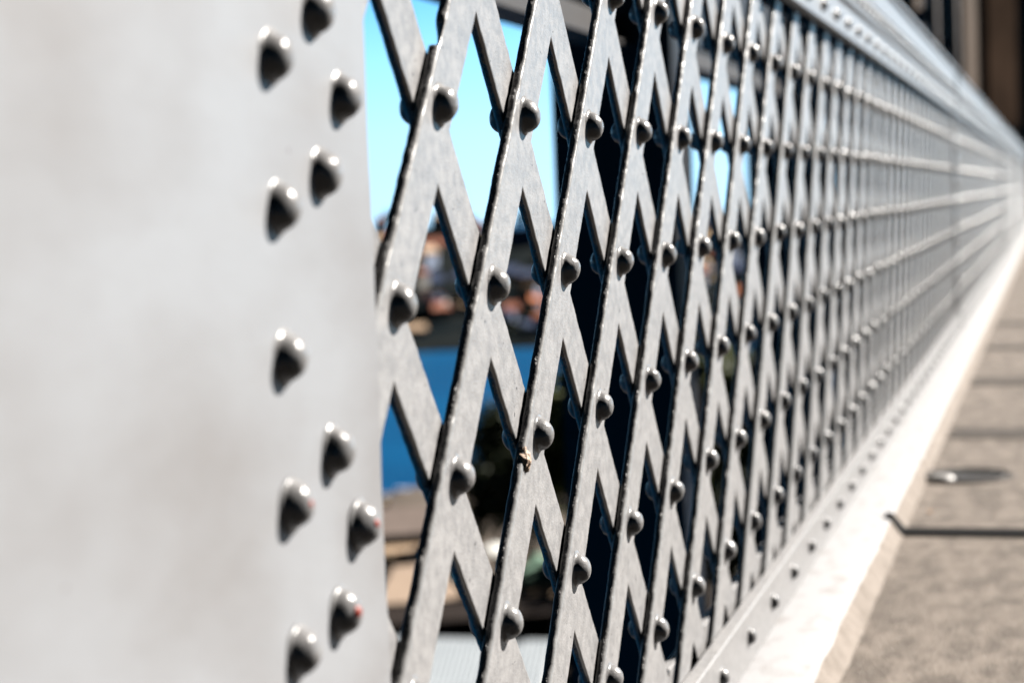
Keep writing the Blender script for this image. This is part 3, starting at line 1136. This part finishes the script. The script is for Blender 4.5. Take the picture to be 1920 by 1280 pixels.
# white corrugated roof
q0, q1 = at_z(740, 1194, ZW + 9), at_z(1035, 1200, ZW + 9)
q2, q3 = at_z(1010, 1330, ZW + 6.5), at_z(690, 1330, ZW + 6.5)
e = empty("warehouse", ((q0 + q2) / 2).to_tuple()[:2] + (QG,), "warehouse with white ribbed metal roof at the foot of the view", "warehouse")
b = MB()
n = 60
vs = []
for i in range(n + 1):
    t = i / n
    up = 0.10 if i % 2 else 0
    A_, B_ = q0.lerp(q1, t), q3.lerp(q2, t)
    vs += [(A_.x, A_.y, A_.z + up), (B_.x, B_.y, B_.z + up), (A_.x, A_.y, A_.z - .3), (B_.x, B_.y, B_.z - .3)]
fs = []
for i in range(n):
    o_ = 4 * i
    fs += [(o_, o_ + 4, o_ + 5, o_ + 1), (o_ + 2, o_ + 3, o_ + 7, o_ + 6), (o_, o_ + 2, o_ + 6, o_ + 4), (o_ + 1, o_ + 5, o_ + 7, o_ + 3)]
fs += [(0, 1, 3, 2), (4 * n, 4 * n + 2, 4 * n + 3, 4 * n + 1)]
b.add(vs, fs)
b.build("roof", M_CORR, e, ((q0 + q2) / 2))
b = MB()
ins = lambda p, c, k=.97: Vector((c.x + (p.x - c.x) * k, c.y + (p.y - c.y) * k, p.z - .35))
cxy = (q0 + q1 + q2 + q3) / 4
w4 = [ins(p, cxy) for p in (q0, q1, q2, q3)]
vs = [tuple(p) for p in w4] + [(p.x, p.y, QG) for p in w4]
b.add(vs, [(0, 1, 5, 4), (1, 2, 6, 5), (2, 3, 7, 6), (3, 0, 4, 7)])
b.build("wall", W_WHITE, e, ((q0 + q2) / 2))


def dist_for(py_px, x_px, z):
    p = at_z(x_px, py_px, z)
    return math.hypot(p.x - CAM.x, p.y - CAM.y)


def block(px, py, z_top, wd, dp, rh, wall, roof, label, ty='gable', cat="building", nwin=4, name="quay_building"):
    d = dist_for(py, px, z_top) + dp / 2
    house(px, py, d, wd, dp, z_top - QG, rh, wall, roof, label, zg=QG, group="buildings on the near quay", cat=cat, nwin=nwin, floors=1, name=name, rooftype=ty)


block(900, 1150, ZW + 8, 26, 8, .5, R_BROWN, R_BROWN, "long dark brown building right behind the white ribbed roof", 'flat', nwin=7)
block(770, 990, ZW + 7, 14, 9, 2.8, W_CREAM, R_GB, "cream building with low grey brown roof at the water's edge", 'gable')
block(745, 1040, ZW + 4.5, 9, 6, 1.0, W_YEL, R_TAN, "ochre kiosk with pale posts beside the plate's edge", 'flat', nwin=4)
block(1035, 1078, ZW + 5, 11, 7, 2.0, W_CREAM, W_GREEN, "pavilion with pale green roof near the dark column's foot", 'hip')
block(1030, 1150, ZW + 6, 12, 8, 2.4, W_TAN, R_TAN, "tan roofed shed beside the white ribbed roof", 'gable')
block(775, 1112, ZW + 8.5, 9, 8, 3.2, W_TAN, W_BEIGE, "beige hipped roof building between quay and white ribbed roof", 'hip')
block(860, 1090, ZW + 3.2, 4.5, 3, .5, W_TEAL, W_TEAL, "small teal covered stall on the quay", 'flat', cat="stall", nwin=2, name="market_stall")


def marquee(px, py, r_, z, label, M):
    p = at_z(px, py, QG + z)
    e = empty("market_umbrella", (p.x, p.y, QG), label, "umbrella", "umbrellas on the near quay")
    b = MB()
    b.lathe([(r_, 0), (r_ * .98, .12), (r_ * .5, .7), (.05, 1.3)], (p.x, p.y, QG + z - .3), 'Z', 8)
    b.build("canopy", M, e, (p.x, p.y, QG + z))
    b = MB()
    b.tube((p.x, p.y, QG), (p.x, p.y, QG + z + .9), .06)
    b.build("pole", M_POLE, e, (p.x, p.y, QG))


marquee(926, 1030, 3.3, 3, "white market umbrella between the second and third lattice bars", W_CANV)
marquee(785, 1036, 1.9, 3, "smaller white umbrella just left of the first lattice bar's foot", W_CANV)
marquee(1010, 1050, 2.0, 3, "green umbrella beside the pavilion on the quay", W_GREEN)

def car(px, py, M, label, rz):
    p = at_z(px, py, QG)
    e = empty("parked_car", (p.x, p.y, QG), label, "car", "cars parked on the near quay")
    e.rotation_euler = (0, 0, rz)
    b = MB()
    prof_ = [(-2.1, .35), (-2.1, .85), (-1.9, .95), (-1.2, 1.0), (-.7, 1.45), (.9, 1.48), (1.5, 1.0), (2.1, .9), (2.15, .35)]
    n_ = len(prof_)
    b.add([(x, -.85, z) for x, z in prof_] + [(x, .85, z) for x, z in prof_],
          [tuple(range(n_)), tuple(range(n_, 2 * n_))] + [(i, (i + 1) % n_, n_ + (i + 1) % n_, n_ + i) for i in range(n_)])
    o = b.build("body", M)
    o.parent = e
    for nm, pts in (("windscreen", [(-1.17, 1.03), (-.72, 1.43)]), ("rear_window", [(.94, 1.45), (1.47, 1.03)])):
        b = MB()
        (xa, za), (xb, zb2) = pts
        b.add([(xa - (.02 if xa < 0 else -.02), -.7, za + .02), (xa - (.02 if xa < 0 else -.02), .7, za + .02), (xb - (.02 if xa < 0 else -.02), .66, zb2 + .02), (xb - (.02 if xa < 0 else -.02), -.66, zb2 + .02)], [(0, 1, 2, 3)])
        o = b.build(nm, M_GLASS)
        o.parent = e
    for wx in (-1.35, 1.35):
        for wy in (-.86, .66):
            b = MB()
            b.tube((wx, wy, .33), (wx, wy + .2, .33), .33, .33, 16)
            o = b.build("wheel", M_JOINT)
            o.parent = e
    return e


car(748, 1072, W_CANV, "white parked car on the quay beside the plate's edge", R(60))
car(868, 1066, W_TEAL, "teal parked car on the quay between the first two bars", R(40))
car(800, 1062, W_YEL, "ochre parked car on the quay behind the first bar", R(55))
car(1005, 1085, W_CANV, "white parked car on the quay near the pale green pavilion", R(30))

# parked boats along the quay wall
for px, py, lab in ((760, 938, "white moored boat at the quay beside the plate's edge"), (812, 940, "white moored boat at the quay partly behind the first bar")):
    p = at_z(px, py, ZW)
    e = empty("moored_boat", (p.x, p.y, ZW), lab, "boat", "boats moored at the quay")
    b = MB()
    L_, Wd = 4.0, 1.3
    top = [(-L_, -Wd * .8), (L_ * .5, -Wd), (L_, 0), (L_ * .5, Wd), (-L_, Wd * .8)]
    vs = [(p.x + y * 1.0, p.y - x, ZW + 1.0) for x, y in top] + [(p.x + y * .6, p.y - x * .85, ZW - .3) for x, y in top]
    b.add(vs, [(0, 1, 2, 3, 4), (0, 5, 6, 1), (1, 6, 7, 2), (2, 7, 8, 3), (3, 8, 9, 4), (4, 9, 5, 0)])
    b.build("hull", W_CANV, e, (p.x, p.y, ZW))
    b = MB()
    b.box(p.x - .7, p.x + .7, p.y - .8, p.y + 1.6, ZW + 1.01, ZW + 2.1)
    b.build("cabin", W_NAVY, e, (p.x, p.y, ZW + 1))
